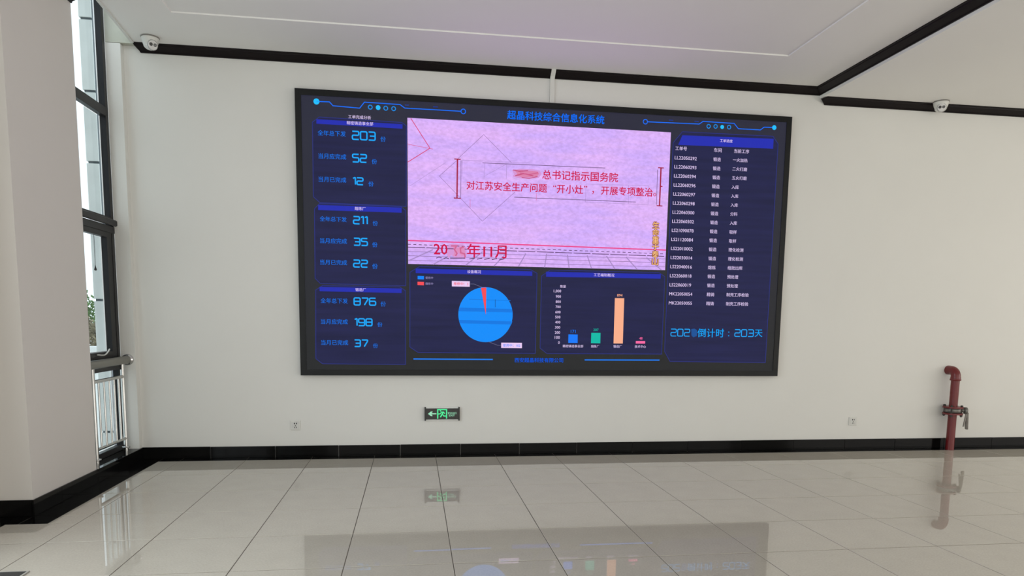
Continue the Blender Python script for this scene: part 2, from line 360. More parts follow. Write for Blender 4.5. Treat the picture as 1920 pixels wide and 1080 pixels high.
('L','video_graphics','grey0',0.011,0,[(3.4029,1.1965),(3.5639,1.0785)]),
('T','video_lettering','red','20',1.2669,1.4029,1.224,1),
('P','video_graphics','smear0',[(1.4109,1.2685),(1.4579,1.2825),(1.4989,1.2755),(1.5509,1.2745),(1.5839,1.2475),(1.5869,1.1765),(1.5769,1.1375),(1.5199,1.1445),(1.4679,1.1475),(1.4369,1.1725),(1.4119,1.1385),(1.3959,1.1715),(1.4059,1.2225)]),
('P','video_graphics','smear2',[(1.4469,1.2665),(1.4939,1.2655),(1.4839,1.2345),(1.5199,1.2565),(1.5659,1.2475),(1.5719,1.1765),(1.5409,1.1655),(1.4989,1.2045),(1.4939,1.1695),(1.4579,1.1635),(1.4679,1.2145)]),
('L','video_graphics','red6',0.014,0,[(1.4369,1.2585),(1.4889,1.2605),(1.4679,1.2245),(1.4939,1.1895),(1.4789,1.1635)]),
('L','video_graphics','red6',0.014,0,[(1.5609,1.2545),(1.5249,1.2385),(1.5299,1.1955),(1.5669,1.1865),(1.5719,1.1505)]),
('T','video_lettering','red','年11月',1.5889,1.9789,1.2185,1),
('L','video_graphics','grey3',0.007,0,[(1.2929,1.1385),(1.3189,1.1495),(1.3449,1.1425)]),
('L','video_graphics','grey3',0.007,0,[(1.3649,1.1325),(1.3859,1.1435),(1.4169,1.1355)]),
('L','video_graphics','grey3',0.008,0,[(1.4269,1.1415),(1.5719,1.1455)]),
('L','video_graphics','grey3',0.008,0,[(1.6139,1.1385),(1.6659,1.1485)]),
('L','video_graphics','grey3',0.008,0,[(1.6869,1.1385),(1.7389,1.1485)]),
('L','video_graphics','grey3',0.008,0,[(1.7599,1.1385),(1.8119,1.1485)]),
('L','video_graphics','grey3',0.008,0,[(1.8329,1.1385),(1.8849,1.1485)]),
('L','video_graphics','grey3',0.008,0,[(1.9069,1.1375),(1.9589,1.1485)]),
('T','video_lettering','gold0','生',3.4509,3.5279,1.5205,3),
('T','video_lettering','gold','生',3.4549,3.5239,1.5205,1),
('T','video_lettering','gold0','命',3.4519,3.5289,1.4495,3),
('T','video_lettering','gold','命',3.4559,3.5249,1.4495,1),
('T','video_lettering','gold0','重',3.4529,3.5299,1.3775,3),
('T','video_lettering','gold','重',3.4569,3.5259,1.3775,1),
('T','video_lettering','gold0','于',3.4539,3.5309,1.306,3),
('T','video_lettering','gold','于',3.4579,3.5269,1.306,1),
('T','video_lettering','gold0','泰',3.4549,3.5319,1.2345,3),
('T','video_lettering','gold','泰',3.4589,3.5279,1.234,1),
('T','video_lettering','gold0','山',3.4559,3.5329,1.162,3),
('T','video_lettering','gold','山',3.4599,3.5289,1.162,1),
('P','information_panel','panel',[(1.1319,1.0545),(2.2169,1.0515),(2.2849,1.0165),(2.2809,0.2235),(1.1169,0.2265),(1.0379,0.2785),(1.0409,0.9985)]),
('L','information_panel','edge',0.006,1,[(1.1319,1.0545),(2.2169,1.0515),(2.2849,1.0165),(2.2809,0.2235),(1.1169,0.2265),(1.0379,0.2785),(1.0409,0.9985)]),
('P','information_panel','bar',[(1.0959,1.0355),(2.2369,1.0335),(2.2379,0.9895),(1.0959,0.9915)]),
('T','row_lettering','white','设备概况',1.5939,1.7289,1.0175,0),
('P','pie_chart','leg',[(1.1139,0.9655),(1.1749,0.9645),(1.1749,0.9325),(1.1139,0.9335)]),
('P','pie_chart','redc',[(1.1129,0.9095),(1.1749,0.9085),(1.1749,0.8765),(1.1129,0.8775)]),
('T','pie_chart','white2','使用中',1.1889,1.2629,0.9495,0),
('T','pie_chart','white2','维修中',1.1889,1.2629,0.8935,0),
('D','pie_chart','pie',1.7779,0.6015,0.269),
('P','pie_chart','pie2',[(1.5199,0.6685),(2.0399,0.6615),(2.0469,0.6285),(1.5089,0.6325)]),
('P','pie_chart','pie2',[(1.5139,0.5475),(2.0449,0.5405),(2.0349,0.5095),(1.5249,0.5145)]),
('L','pie_chart','pie2',0.006,0,[(1.6159,0.7505),(2.0229,0.7445)]),
('L','pie_chart','pie3',0.004,0,[(1.8709,0.7525),(1.8719,0.6765)]),
('P','pie_chart','redc',[(1.7309,0.8615),(1.7519,0.8655),(1.7819,0.8665),(1.7799,0.6025)]),
('L','pie_chart','pie3',0.003,0,[(1.7309,0.8615),(1.7799,0.6025)]),
('P','pie_chart','tip',[(1.4439,0.9245),(1.6189,0.9245),(1.6189,0.8715),(1.4449,0.8715)]),
('T','pie_chart','redc','维修中：3',1.4619,1.6049,0.898,0),
('L','pie_chart','leader',0.004,0,[(1.6229,0.8985),(1.6609,0.8985),(1.7449,0.8675)]),
('P','pie_chart','tip',[(1.9359,0.3285),(2.1439,0.3285),(2.1449,0.2755),(1.9359,0.2765)]),
('T','pie_chart','leg','使用中：102',1.9529,2.1279,0.3025,0),
('L','pie_chart','leader',0.004,0,[(1.8089,0.3365),(1.8999,0.3025),(1.9349,0.3015)]),
('L','footer_graphics','blue3',0.012,0,[(1.0719,0.1625),(1.8539,0.1615)]),
('L','footer_graphics','blue3',0.012,0,[(2.7899,0.1615),(3.5799,0.1635)]),
('T','footer_graphics','blue2','西安超晶科技有限公司',2.0719,2.5679,0.157,1),
('P','information_panel','panel',[(2.4169,1.0505),(3.5389,1.0515),(3.6029,1.0125),(3.5999,0.2255),(2.3999,0.2235),(2.3289,0.2775),(2.3299,0.9905)]),
('L','information_panel','edge',0.006,1,[(2.4169,1.0505),(3.5389,1.0515),(3.6029,1.0125),(3.5999,0.2255),(2.3999,0.2235),(2.3289,0.2775),(2.3299,0.9905)]),
('P','information_panel','bar',[(2.3759,1.0335),(3.5599,1.0355),(3.5589,0.9905),(2.3769,0.9845)]),
('T','row_lettering','white','工艺编制概况',2.8599,3.0739,1.0145,0),
('T','bar_chart','white','数量',2.5199,2.5789,0.8935,0),
('T','bar_chart','white','1,000',2.4559,2.5319,0.8445,0),
('T','bar_chart','white','900',2.4779,2.5309,0.793,0),
('T','bar_chart','white','800',2.4779,2.5309,0.7415,0),
('T','bar_chart','white','700',2.4779,2.5309,0.691,0),
('T','bar_chart','white','600',2.4769,2.5309,0.639,0),
('T','bar_chart','white','500',2.4769,2.5299,0.589,0),
('T','bar_chart','white','400',2.4769,2.5299,0.538,0),
('T','bar_chart','white','300',2.4759,2.5299,0.487,0),
('T','bar_chart','white','200',2.4759,2.5299,0.4355,0),
('T','bar_chart','white','100',2.4759,2.5289,0.386,0),
('T','bar_chart','white','0',2.5109,2.5289,0.3345,0),
('P','bar_chart','bar1',[(2.6159,0.4175),(2.7119,0.4165),(2.7129,0.3325),(2.6159,0.3325)]),
('P','bar_chart','bar2',[(2.8519,0.4355),(2.9479,0.4355),(2.9479,0.3305),(2.8509,0.3315)]),
('P','bar_chart','bar3',[(3.0869,0.7875),(3.1839,0.7875),(3.1839,0.3305),(3.0869,0.3305)]),
('P','bar_chart','bar4',[(3.3209,0.3575),(3.4199,0.3575),(3.4199,0.3315),(3.3209,0.3315)]),
('T','bar_chart','bar1','171',2.6389,2.6899,0.4475,0),
('T','bar_chart','bar2','207',2.8719,2.9259,0.466,0),
('T','bar_chart','bar3','894',3.1089,3.1649,0.816,0),
('T','bar_chart','bar4','48',3.3549,3.3899,0.385,0),
('T','bar_chart','white','精密铸造事业部',2.5599,2.7709,0.3,0),
('T','bar_chart','white','熔炼厂',2.8519,2.9369,0.3,0),
('T','bar_chart','white','锻造厂',3.0859,3.1759,0.301,0),
('T','bar_chart','white','技术中心',3.3109,3.4299,0.301,0),
('P','information_panel','panel',[(3.7289,2.4375),(4.6899,2.4405),(4.7499,2.3685),(4.7419,0.1435),(3.6939,0.1505),(3.6309,0.2535),(3.6369,2.3255)]),
('L','information_panel','edge',0.006,1,[(3.7289,2.4375),(4.6899,2.4405),(4.7499,2.3685),(4.7419,0.1435),(3.6939,0.1505),(3.6309,0.2535),(3.6369,2.3255)]),
('P','information_panel','bar',[(3.7299,2.4035),(4.6989,2.4155),(4.6989,2.3185),(3.6899,2.3095)]),
('T','row_lettering','white','工单进度',4.1259,4.2599,2.3715,0),
('T','table_lettering','white','工单号',3.6619,3.7829,2.2755,0),
('T','table_lettering','white','车间',4.0669,4.1479,2.2765,0),
('T','table_lettering','white','当前工序',4.2819,4.4429,2.278,0),
('T','table_lettering','white','LL22050292',3.6589,3.8899,2.1845,0),
('T','table_lettering','white','锻造',4.0649,4.1449,2.1865,0),
('T','table_lettering','white','一火加热',4.2719,4.4299,2.19,0),
('T','table_lettering','white','LL22060293',3.6589,3.8899,2.097,0),
('T','table_lettering','white','锻造',4.0639,4.1449,2.0985,0),
('T','table_lettering','white','二火打磨',4.2719,4.4299,2.102,0),
('T','table_lettering','white','LL22060294',3.6589,3.8889,2.009,0),
('T','table_lettering','white','锻造',4.0639,4.1449,2.0105,0),
('T','table_lettering','white','五火打磨',4.2719,4.4299,2.0135,0),
('T','table_lettering','white','LL22060296',3.6589,3.8889,1.9205,0),
('T','table_lettering','white','锻造',4.0629,4.1449,1.922,0),
('T','table_lettering','white','入库',4.2719,4.3499,1.923,0),
('T','table_lettering','white','LL22060297',3.6579,3.8889,1.832,0),
('T','table_lettering','white','锻造',4.0629,4.1439,1.833,0),
('T','table_lettering','white','入库',4.2719,4.3499,1.8345,0),
('T','table_lettering','white','LL22060298',3.6579,3.8879,1.7435,0),
('T','table_lettering','white','锻造',4.0629,4.1439,1.7445,0),
('T','table_lettering','white','入库',4.2719,4.3499,1.7455,0),
('T','table_lettering','white','LL22060300',3.6579,3.8879,1.654,0),
('T','table_lettering','white','锻造',4.0619,4.1439,1.655,0),
('T','table_lettering','white','分料',4.2719,4.3499,1.656,0),
('T','table_lettering','white','LL22060302',3.6579,3.8879,1.565,0),
('T','table_lettering','white','锻造',4.0619,4.1429,1.566,0),
('T','table_lettering','white','入库',4.2719,4.3499,1.5665,0),
('T','table_lettering','white','LS21090078',3.6579,3.8879,1.475,0),
('T','table_lettering','white','锻造',4.0609,4.1429,1.4765,0),
('T','table_lettering','white','取样',4.2719,4.3509,1.4765,0),
('T','table_lettering','white','LS21120084',3.6569,3.8869,1.385,0),
('T','table_lettering','white','锻造',4.0609,4.1429,1.3865,0),
('T','table_lettering','white','取样',4.2719,4.3509,1.3865,0),
('T','table_lettering','white','LS22010002',3.6569,3.8869,1.295,0),
('T','table_lettering','white','锻造',4.0599,4.1419,1.2965,0),
('T','table_lettering','white','理化检测',4.2719,4.4329,1.2975,0),
('T','table_lettering','white','LS22030014',3.6569,3.8869,1.2045,0),
('T','table_lettering','white','锻造',4.0599,4.1419,1.2055,0),
('T','table_lettering','white','理化检测',4.2719,4.4329,1.2065,0),
('T','table_lettering','white','LS22040016',3.6569,3.8859,1.114,0),
('T','table_lettering','white','熔炼',4.0599,4.1419,1.115,0),
('T','table_lettering','white','组批出库',4.2719,4.4329,1.1155,0),
('T','table_lettering','white','LS22060018',3.6569,3.8859,1.023,0),
('T','table_lettering','white','锻造',4.0589,4.1409,1.024,0),
('T','table_lettering','white','预处理',4.2719,4.3919,1.024,0),
('T','table_lettering','white','LS22060019',3.6559,3.8859,0.9315,0),
('T','table_lettering','white','锻造',4.0589,4.1409,0.9325,0),
('T','table_lettering','white','预处理',4.2719,4.3929,0.9325,0),
('T','table_lettering','white','MK22050054',3.6559,3.9039,0.8405,0),
('T','table_lettering','white','精铸',4.0579,4.1409,0.841,0),
('T','table_lettering','white','制壳工序检验',4.2729,4.5169,0.842,0),
('T','table_lettering','white','MK22050055',3.6559,3.9039,0.7485,0),
('T','table_lettering','white','精铸',4.0579,4.1409,0.7495,0),
('T','table_lettering','white','制壳工序检验',4.2729,4.5169,0.7495,0),
('N','figure_lettering','cyan3','202',3.6869,0.4075,3.8969,0.4875,0.009),
('P','figure_lettering','smear3',[(3.9079,0.4845),(3.9429,0.4905),(3.9719,0.4745),(3.9719,0.4145),(3.9349,0.4005),(3.9139,0.4195)]),
('T','figure_lettering','cyan3','倒计时',3.9769,4.2669,0.4475,0),
('T','figure_lettering','cyan3','：',4.3119,4.3249,0.4395,0),
('N','figure_lettering','cyan3','203',4.3809,0.4095,4.5949,0.4895,0.009),
('T','figure_lettering','cyan3','天',4.6059,4.6919,0.449,0),
]
# ------------------------------------------------------------------ walls
XR, YB = 12.4, -13.0
wb = MB()
wb.box(-1.17, XR, 0, .2, -.3, 4.5)
wb.box(-1.09, -.965, -.07, 0.0, .112, 3.735)          # slim boxed column beside the window
struct(wb.obj('wall_back', WALL), 'long off-white painted wall carrying the big video screen', 'wall')
bm_ = MB(); bm_.box(-1.09, -.80, -.064, -.001, 3.742, 4.4); struct(bm_.obj('trim_6', mat('bare_plaster', (.56, .57, .49), .85, var=.06, vscale=6)), 'bare grey-green plaster beam above the window corner, behind the ceiling edge', 'beam')
wl = MB()
wl.box(-1.50, -.965, -1.92, -.967, 0, 3.75)             # pillar
wl.box(-1.30, -1.17, -13, -12, -.3, 4.5); wl.box(-1.30, -1.17, -7.0, -6.2, -.3, 4.5)
wl.box(-1.45, -1.30, -2.75, -1.92, -.3, 3.8); wl.box(-1.31, -1.13, -2.76, -2.70, -.3, 3.8); wl.box(-1.30, -1.17, -12, 0, -.3, .10); wl.box(-1.30, -1.17, -12, -.967, 3.75, 4.5); wl.box(-1.30, -1.17, -.967, 0, 4.3, 4.5)
wl_o = struct(wl.obj('wall_left', PILL), 'warm white painted pillar at the left edge beside the tall window', 'wall')
wr = MB(); wr.box(XR, XR+.2, -13, .2, -.3, 4.5); struct(wr.obj('wall_right', WALL), 'off-white painted wall at the far right end of the hall', 'wall')
wk = MB(); wk.box(-1.3, XR, YB-.2, YB, -.3, 4.5); struct(wk.obj('wall_rear', WALL), 'off-white painted wall behind the photographer', 'wall')

# ceiling: left field with shallow raised tray, lower right field
cl = MB()
outer = [(5.72, 0), (5.72, -13), (-1.17, -13), (-1.17, -.98), (-.79, -.98), (-.868, 0)]
Z = 3.75; tx0, tx1, ty0, ty1 = -.315, 4.935, -.765, -6.6
def ring_faces(mb):
    vs = [(-.868, 0, Z), (5.72, 0, Z), (5.72, -13, Z), (-1.17, -13, Z), (-1.17, -.98, Z), (-.79, -.98, Z),
          (tx0, ty0, Z), (tx1, ty0, Z), (tx1, ty1, Z), (tx0, ty1, Z),
          (tx0+.004, ty0-.004, Z+.010), (tx1-.004, ty0-.004, Z+.010), (tx1-.004, ty1+.004, Z+.010), (tx0+.004, ty1+.004, Z+.010)]
    mb.add(vs, [(0, 1, 7, 6), (1, 2, 8, 7), (2, 3, 9, 8), (3, 4, 5, 6, 9), (5, 0, 6), (6, 7, 11, 10), (7, 8, 12, 11), (8, 9, 13, 12), (9, 6, 10, 13), (10, 11, 12, 13)])
ring_faces(cl)
cl.add([(-.868, 0, Z), (-.79, -.98, Z), (-1.17, -.98, Z), (-1.17, -13, Z), (5.72, -13, Z), (5.72, 0, Z)] +
       [(-.868, 0, Z+.12), (-.79, -.98, Z+.12), (-1.17, -.98, Z+.12), (-1.17, -13, Z+.12), (5.72, -13, Z+.12), (5.72, 0, Z+.12)],
       [(0, 1, 7, 6), (1, 2, 8, 7), (2, 3, 9, 8), (3, 4, 10, 9), (4, 5, 11, 10), (5, 0, 6, 11), (6, 7, 8, 9, 10, 11)])
cl.box(5.72, XR, -13, 0, 3.66, 3.87)
cl.box(-1.3, -.7, -1.2, 0, 4.4, 4.5)
cl_o = struct(cl.obj('ceiling', CEIL), 'flat white plaster ceiling with a shallow recessed rectangle', 'ceiling')
tb = MB()
tb.prism([(-.872, -.07), (-.804, -.945), (-.780, -.945), (-.848, -.07)], 3.741, 3.752, 'z')
tb.obj('edge_bead', WPLAST, cl_o)

# cornices: profile (distance from wall, drop below ceiling)
PROF = [(0, 0), (.083, 0), (.083, .008), (.072, .012), (.068, .020), (.045, .034), (.022, .047), (.012, .053), (.012, .063), (0, .063)]
def cornice(name, a, b, zc, oa=None, ob=None, label='', side='x', w0=0.0, sgn=-1):
    mb = MB(); poly = [(w0+sgn*d, zc-h) for d, h in PROF]
    mb.prism(poly, a, b, side, 0, oa, ob); o = mb.obj(name, CORN); return struct(o, label, 'cornice')
L0 = [0, 0, 0, .004, .006, .018, .03, .036, .04, .04]
mit = [-d for d, h in PROF]
cornice('trim_1', -.86, 5.72, 3.75, L0, mit, 'long near-black cornice along the wall top above the screen')
cornice('trim_2', 0.0, -6.4, 3.75, [-d for d, h in PROF], None, 'black cornice running toward the viewer along the ceiling step', 'y', 5.72, -1)
R0 = [.02, .045, .043, .03, .0, .015, .04, .05, .062, .062]
cornice('trim_3', 5.715, XR, 3.66, R0, None, 'near-black cornice on the wall right of the ceiling step')
cornice('trim_4', -1.92, -.967, 3.75, None, None, 'short dark cornice at the top of the left pillar', 'y', -.965, 1)

# ------------------------------------------------------------------ floor
fl = MB(); fl.box(-1.3, XR, -13, .1, -.3, -.0022)
fl_o = struct(fl.obj('floor', GROUT), 'polished beige tiled floor with black stone border', 'floor')
TZ = 0.0; G = .0022; GY = .0036
def tile_mesh(name, w, d, m_, h=.012, b=.0012):
    mb = MB(); mb.add([(-w/2, -d/2, -h), (w/2, -d/2, -h), (w/2, d/2, -h), (-w/2, d/2, -h), (-w/2, -d/2, -b), (w/2, -d/2, -b), (w/2, d/2, -b), (-w/2, d/2, -b),
                       (-w/2+b, -d/2+b, 0), (w/2-b, -d/2+b, 0), (w/2-b, d/2-b, 0), (-w/2+b, d/2-b, 0)],
                      [(0, 1, 5, 4), (1, 2, 6, 5), (2, 3, 7, 6), (3, 0, 4, 7), (4, 5, 9, 8), (5, 6, 10, 9), (6, 7, 11, 10), (7, 4, 8, 11), (8, 9, 10, 11)])
    me = bpy.data.meshes.new(name); me.from_pydata(mb.v, [], mb.f); me.materials.append(m_); me.update(); return me
cache = {}
def tile(x0, x1, y0, y1, m_=TILE, name='floor_tile', tilt=.0006, parent=None, z=0.0):
    w, d = round(x1-x0-2*G, 4), round(y1-y0-2*GY, 4); k = (w, d, m_.name)
    if k not in cache: cache[k] = tile_mesh(name, w, d, m_)
    o = bpy.data.objects.new(name, cache[k]); o.location = ((x0+x1)/2, (y0+y1)/2, z)
    o.rotation_euler = (random.uniform(-tilt, tilt), random.uniform(-tilt, tilt), 0); o.parent = parent or fl_o; C.objects.link(o)
rows = [-.128, -.7307]+[-.7307-.6*k for k in range(1, 24)]
cols = [-.6+.6*k for k in range(0, 22)]
far = MB()
def far_tile(x0, x1, y0, y1):
    far.box(x0+G, x1-G, y0+G, y1-G, -.012, 0)
EX, EX2, EY = -.787, -1.04, -2.115
for j in range(len(rows)-1):
    y1, y0 = rows[j], max(rows[j+1], -12.99)
    if y1 <= -12.9: break
    near = j < 9
    for i in range(len(cols)-1):
        x0, x1 = cols[i], min(cols[i+1], XR)
        if near and i < 17: tile(x0, x1, y0, y1)
        else: far_tile(x0, x1, y0, y1)
    # cut tiles at the left border
    if y0 > EY: segs = [(EX, y0, y1)]
    elif y1 > EY: segs = [(EX, EY, y1), (EX2, y0, EY)]
    else: segs = [(EX2, y0, y1)]
    for x, a, b in segs:
        if near: tile(x, -.6, a, b)
        else: far_tile(x, -.6, a, b)
o = far.obj('floor_tile_field', TILE, fl_o); o['kind'] = 'stuff'
# black border stones
for i in range(len(cols)-1):
    tile(cols[i], min(cols[i+1], XR), -.128, 0, GRAN, 'border_tile')
tile(EX, -.6, -.128, 0, GRAN, 'border_tile'); tile(-.965, EX, -.128, 0, GRAN, 'border_tile')
ys = [-.128, -.7307, -1.3307, -1.9307, -2.115]
for a, b in zip(ys[:-1], ys[1:]): tile(-.965, EX, b, a, GRAN, 'border_tile')
tile(-1.30, -.965, -2.115, -1.922, GRAN, 'border_tile')
for k in range(17):
    a = -2.115-.6*k; b = max(a-.6, -12.99)
    if a > -12.9: tile(-1.17, EX2, b, a, GRAN, 'border_tile')

# black baseboard stones
J0, JP = -.3494, .6005
def stone(name, parent, m_, x0, x1, y0, y1, z0, z1):
    mb = MB(); cx, cy, cz = (x0+x1)/2, (y0+y1)/2, (z0+z1)/2
    mb.box(x0-cx, x1-cx, y0-cy, y1-cy, z0-cz, z1-cz, bev=.0012); o = mb.obj(name, m_, parent, loc=(cx, cy, cz), fix=False); return o
bb = struct(empty('baseboard_back', (5, 0, 0)), 'black polished stone baseboard along the screen wall', 'baseboard')
prev = -.965; xs = [J0+JP*k for k in range(0, 22)]
for k, x in enumerate(xs+[XR]):
    x = min(x, XR); g = .0022
    if x-prev < .05: continue
    top = .1123+random.uniform(-.0015, .0012)
    if k == 0: prev = -.962
    o = stone('baseboard_tile', bb, GRAN, prev+g-5, x-g-5, -.014+random.uniform(-.001, .001), -.001, .001, top); prev = x
bl = struct(empty('baseboard_left', (-.965, -1, 0)), 'black polished stone baseboard under the window ledge and around the pillar', 'baseboard')
for a, b in ((-.015, -.372), (-.372, -.97), (-.97, -1.554), (-1.554, -1.936)):
    stone('baseboard_tile', bl, GRAN, 0.0, .012, b+1+.0012, a+1-.0012, .001, .1123)
stone('baseboard_tile', bl, GRAN, -.33, -.001, -.936, -.922, .001, .1123)
stone('baseboard_tile', bl, GRAN, -.205, -.0, -.015+1-.952, -.005+1, .001, .092)
sl = MB(); sl.box(-1.17, -.952, -.967, -.001, .096, .114, bev=.002); struct(sl.obj('trim_5', GRAN), 'glossy black stone window ledge under the steel railing', 'ledge')

# ------------------------------------------------------------------ window beside the pillar
win = struct(empty('window_1', (-1.13, -.5, .112)), 'tall dark-framed window between the pillar and the screen wall', 'window')
def wpart(name, m_, *boxes, bev=0, par=None):
    mb = MB()
    for b in boxes: mb.box(b[0]+1.13, b[1]+1.13, b[2]+.5, b[3]+.5, b[4]-.112, b[5]-.112, bev=bev)
    return mb.obj(name, m_, par or win)
X0, X1 = -1.142, -1.092
wpart('jamb', ALU, (-1.142, X1, -.125, -.071, .112, 4.3), bev=.003)
wpart('jamb', ALU, (X0, X1, -.966, -.93, .112, 4.3), bev=.003)
wpart('transom', ALU, (X0, X1, -.93, -.125, 3.095, 3.175), bev=.003)
wpart('transom', ALU, (X0, X1, -.93, -.125, 2.165, 2.225), bev=.003)
wpart('transom_cap', ALU, (X1, -1.062, -.96, -.072, 2.150, 2.205), bev=.008)
wpart('transom_ledge', ALU, (X0, -1.086, -.93, -.075, 2.085, 2.148), bev=.004)
sash = wpart('sash', ALU, (X0, -1.095, -.225, -.127, .945, 2.085), (X0, -1.095, -.93, -.225, .945, 1.035), (X0, -1.095, -.93, -.225, 2.04, 2.085), (X0, -1.095, -.93, -.89, 1.035, 2.04))
wpart('sill_transom', ALU, (X0, X1+.01, -.93, -.125, .865, .943), bev=.003)
wpart('bottom_rail', ALU, (X0, X1, -.93, -.125, .115, .165), bev=.003)
for z0, z1, y in ((3.175, 4.3, -.125), (2.225, 3.095, -.125), (1.035, 2.04, -.225), (.165, .865, -.155)):
    wpart('pane', GLASS, (-1.156, -1.152, -.93, y+.01, z0, z1))
    wpart('glazing_bead', BEAD, (-1.151, -1.1425, y-.004, y+.004, z0, z1))
wpart('glazing_bead', BEAD, (-1.151, -1.1425, -.93, -.23, 1.030, 1.038))
HP = [(-0.312, 1.057), (-0.341, 1.037), (-0.376, 1.02), (-0.419, 1.009), (-0.472, 1.01), (-0.553, 1.018)]
h = MB(); pts = [(.045, y+.5, z-.112) for y, z in HP]
h.tube(pts, .006, 10); h.obj('handle', WPLAST, win)
# pull cord
pc = empty('pull_cord', (-1.12, -.42, 2.02), 'thin dark pull cord with a small tassel hanging in the window', 'cord')
a = MB(); a.tube([(0, 0, .06), (.001, .001, -.1), (0, 0, -.24)], .0022, 6); a.obj('cord', DARKP, pc)
a = MB(); a.lathe([(.0, -.235), (.003, -.24), (.005, -.255), (.011, -.275), (.009, -.283), (0, -.285)], n=12); a.obj('tassel', DARKP, pc)
# plain windows further along (outside the frame)
for n, (ya, yb) in enumerate(((-6.2, -2.7), (-12, -7.0))):
    wn = struct(empty('window_%d' % (n+2), (-1.13, ya, .112)), 'tall dark-framed window nearer the viewer, bay %s of the left side' % ('two', 'three')[n], 'window')
    mb = MB(); L = yb-ya
    for q in range(5): y = q*(L-.05)/4; mb.box(-.04, .04, y, y+.05, -.012, 3.64)
    for z in (-.012, .85, 2.0, 2.98, 3.6): mb.box(-.035, .035, 0, L, z, z+.05)
    mb.obj('frame', ALU, wn); mb = MB(); mb.box(-.02, -.014, 0, L, 0, 3.62); mb.obj('pane', GLASS, wn)

# ------------------------------------------------------------------ railing on the ledge
RX = -1.03
rl = empty('window_railing', (RX, -.48, .114), 'stainless steel railing with thick handrail on the black window ledge', 'railing')
def rt_(name, m_, path, r, n=20, **k):
    mb = MB(); mb.tube([(x-RX, y+.48, z-.114) for x, y, z in path], r, n, **k); return mb.obj(name, m_, rl)
rt_('handrail', RAILM, [(RX, -.965, .945), (RX, -.09, .95)], .036, 28)
rt_('wall_flange', STEEL, [(RX, -.098, .95), (RX, -.090, .95), (RX, -.086, .95), (RX, -.071, .95)], .05, 28, rs=[.038, .044, .052, .052])
for y in (-.205, -.80):
    rt_('post', STEEL, [(RX, y, .114), (RX, y, .925)], .018)
    rt_('post_collar', STEEL, [(RX, y, .150), (RX, y, .152), (RX, y, .162), (RX, y, .164)], .034, rs=[.02, .034, .034, .02])
rt_('crossbar', STEEL, [(RX, -.80, .805), (RX, -.205, .805)], .0155)
rt_('crossbar', STEEL, [(RX, -.80, .238), (RX, -.205, .238)], .0135)
for y in (-.70, -.60, -.495, -.395, -.30): rt_('baluster', STEEL, [(RX, y, .238), (RX, y, .80)], .0095, 14)

# ------------------------------------------------------------------ outdoors beyond the window
gr = MB(); gr.box(-60, -1.30, -40, 60, -.5, -.3); tag(gr.obj('paved_yard', mat('yard_concrete', (.7, .7, .67), .8, var=.08, vscale=.5)), 'pale paved yard outside the window', 'ground', None, 'structure')
col = empty('exterior_column', (-1.30, .35, -.3), 'blue-grey stone-clad exterior column seen through the window', 'column')
mb = MB(); mb.box(-.095, .0, -.14, .15, 0, 5.6); mb.obj('core', JOINT, col)
z = .865-.632*2
while z < 4.8:
    z0, z1 = max(z, -.3), z+.632
    mb = MB(); mb.box(-.105, .0, -.155, -.141, z0+.3+.011, z1+.3-.011, bev=.002); mb.box(-.110, -.096, -.141, .15, z0+.3+.011, z1+.3-.011, bev=.002)
    mb.obj('cladding_panel', STONE, col); z += .632
mb = MB(); mb.box(-9, 0, -.15, .15, 0, .75, bev=.02); tag(mb.obj('planter_wall', mat('planter_render', (.75, .75, .73), .8, var=.05, vscale=2), None, loc=(-5.5, 14.6, -.3)), 'low white wall in front of the hedge outside', 'wall')
LEAF = mat('leaf_green', (.10, .20, .045), .6, var=.45, vscale=2.5); LEAF2 = mat('leaf_dry', (.26, .22, .14), .7, var=.6, vscale=4); BARK = mat('bark', (.09, .07, .05), .9, var=.3, vscale=10)
def bush(name, loc, rx, rz, zc, n, m_, label, cat, trunk=.04):
    t = empty(name, loc, label, cat, None)
    mb = MB()
    for i in range(n):
        d = Vector((random.gauss(0, 1), random.gauss(0, 1), random.gauss(0, 1))).normalized()*random.uniform(.55, 1)**.6
        k = 1+.25*noise.noise(d*2.3+Vector(loc)); p = Vector((d.x*rx*k, d.y*rx*k, zc+d.z*rz*k)); s = random.uniform(.05, .10)
        a = Vector((random.gauss(0, 1), random.gauss(0, 1), random.gauss(0, 1))).normalized(); b_ = a.orthogonal().normalized()
        mb.add([p-a*s, p+b_*s*.5, p+a*s, p-b_*s*.5], [(0, 1, 2, 3)])
    o = mb.obj('foliage', m_, t, fix=False); o['kind'] = 'stuff'
    mb = MB(); mb.tube([(0, 0, 0), (.04, .02, zc*.5), (0, 0, zc)], trunk, 8, rs=[trunk, trunk*.8, trunk*.4])
    for q in range(5):
        an = q*1.256; mb.tube([(0, 0, zc*.5), (math.cos(an)*rx*.4, math.sin(an)*rx*.4, zc), (math.cos(an)*rx*.6, math.sin(an)*rx*.6, zc+rz*.5)], trunk, 6, rs=[trunk*.6, trunk*.35, trunk*.15])
    mb.obj('trunk', BARK, t)
bush('tree', (-6.9, 19.5, -.3), 1.9, 1.1, 2.0, 3500, LEAF, 'bushy green tree beyond the white wall, its top against the sky', 'tree', .09)
bush('tree', (-11.6, 20.5, -.3), 1.7, 1.0, 1.8, 2500, LEAF, 'bushy green tree further left beyond the white wall', 'tree', .09)
bush('shrub', (-6.6, 16.2, -.3), .95, .8, .95, 2200, LEAF2, 'brownish dry shrub right behind the low white wall', 'shrub')
bush('shrub', (-9.0, 16.4, -.3), .95, .8, .9, 2200, LEAF2, 'brownish dry shrub behind the left part of the low wall', 'shrub')

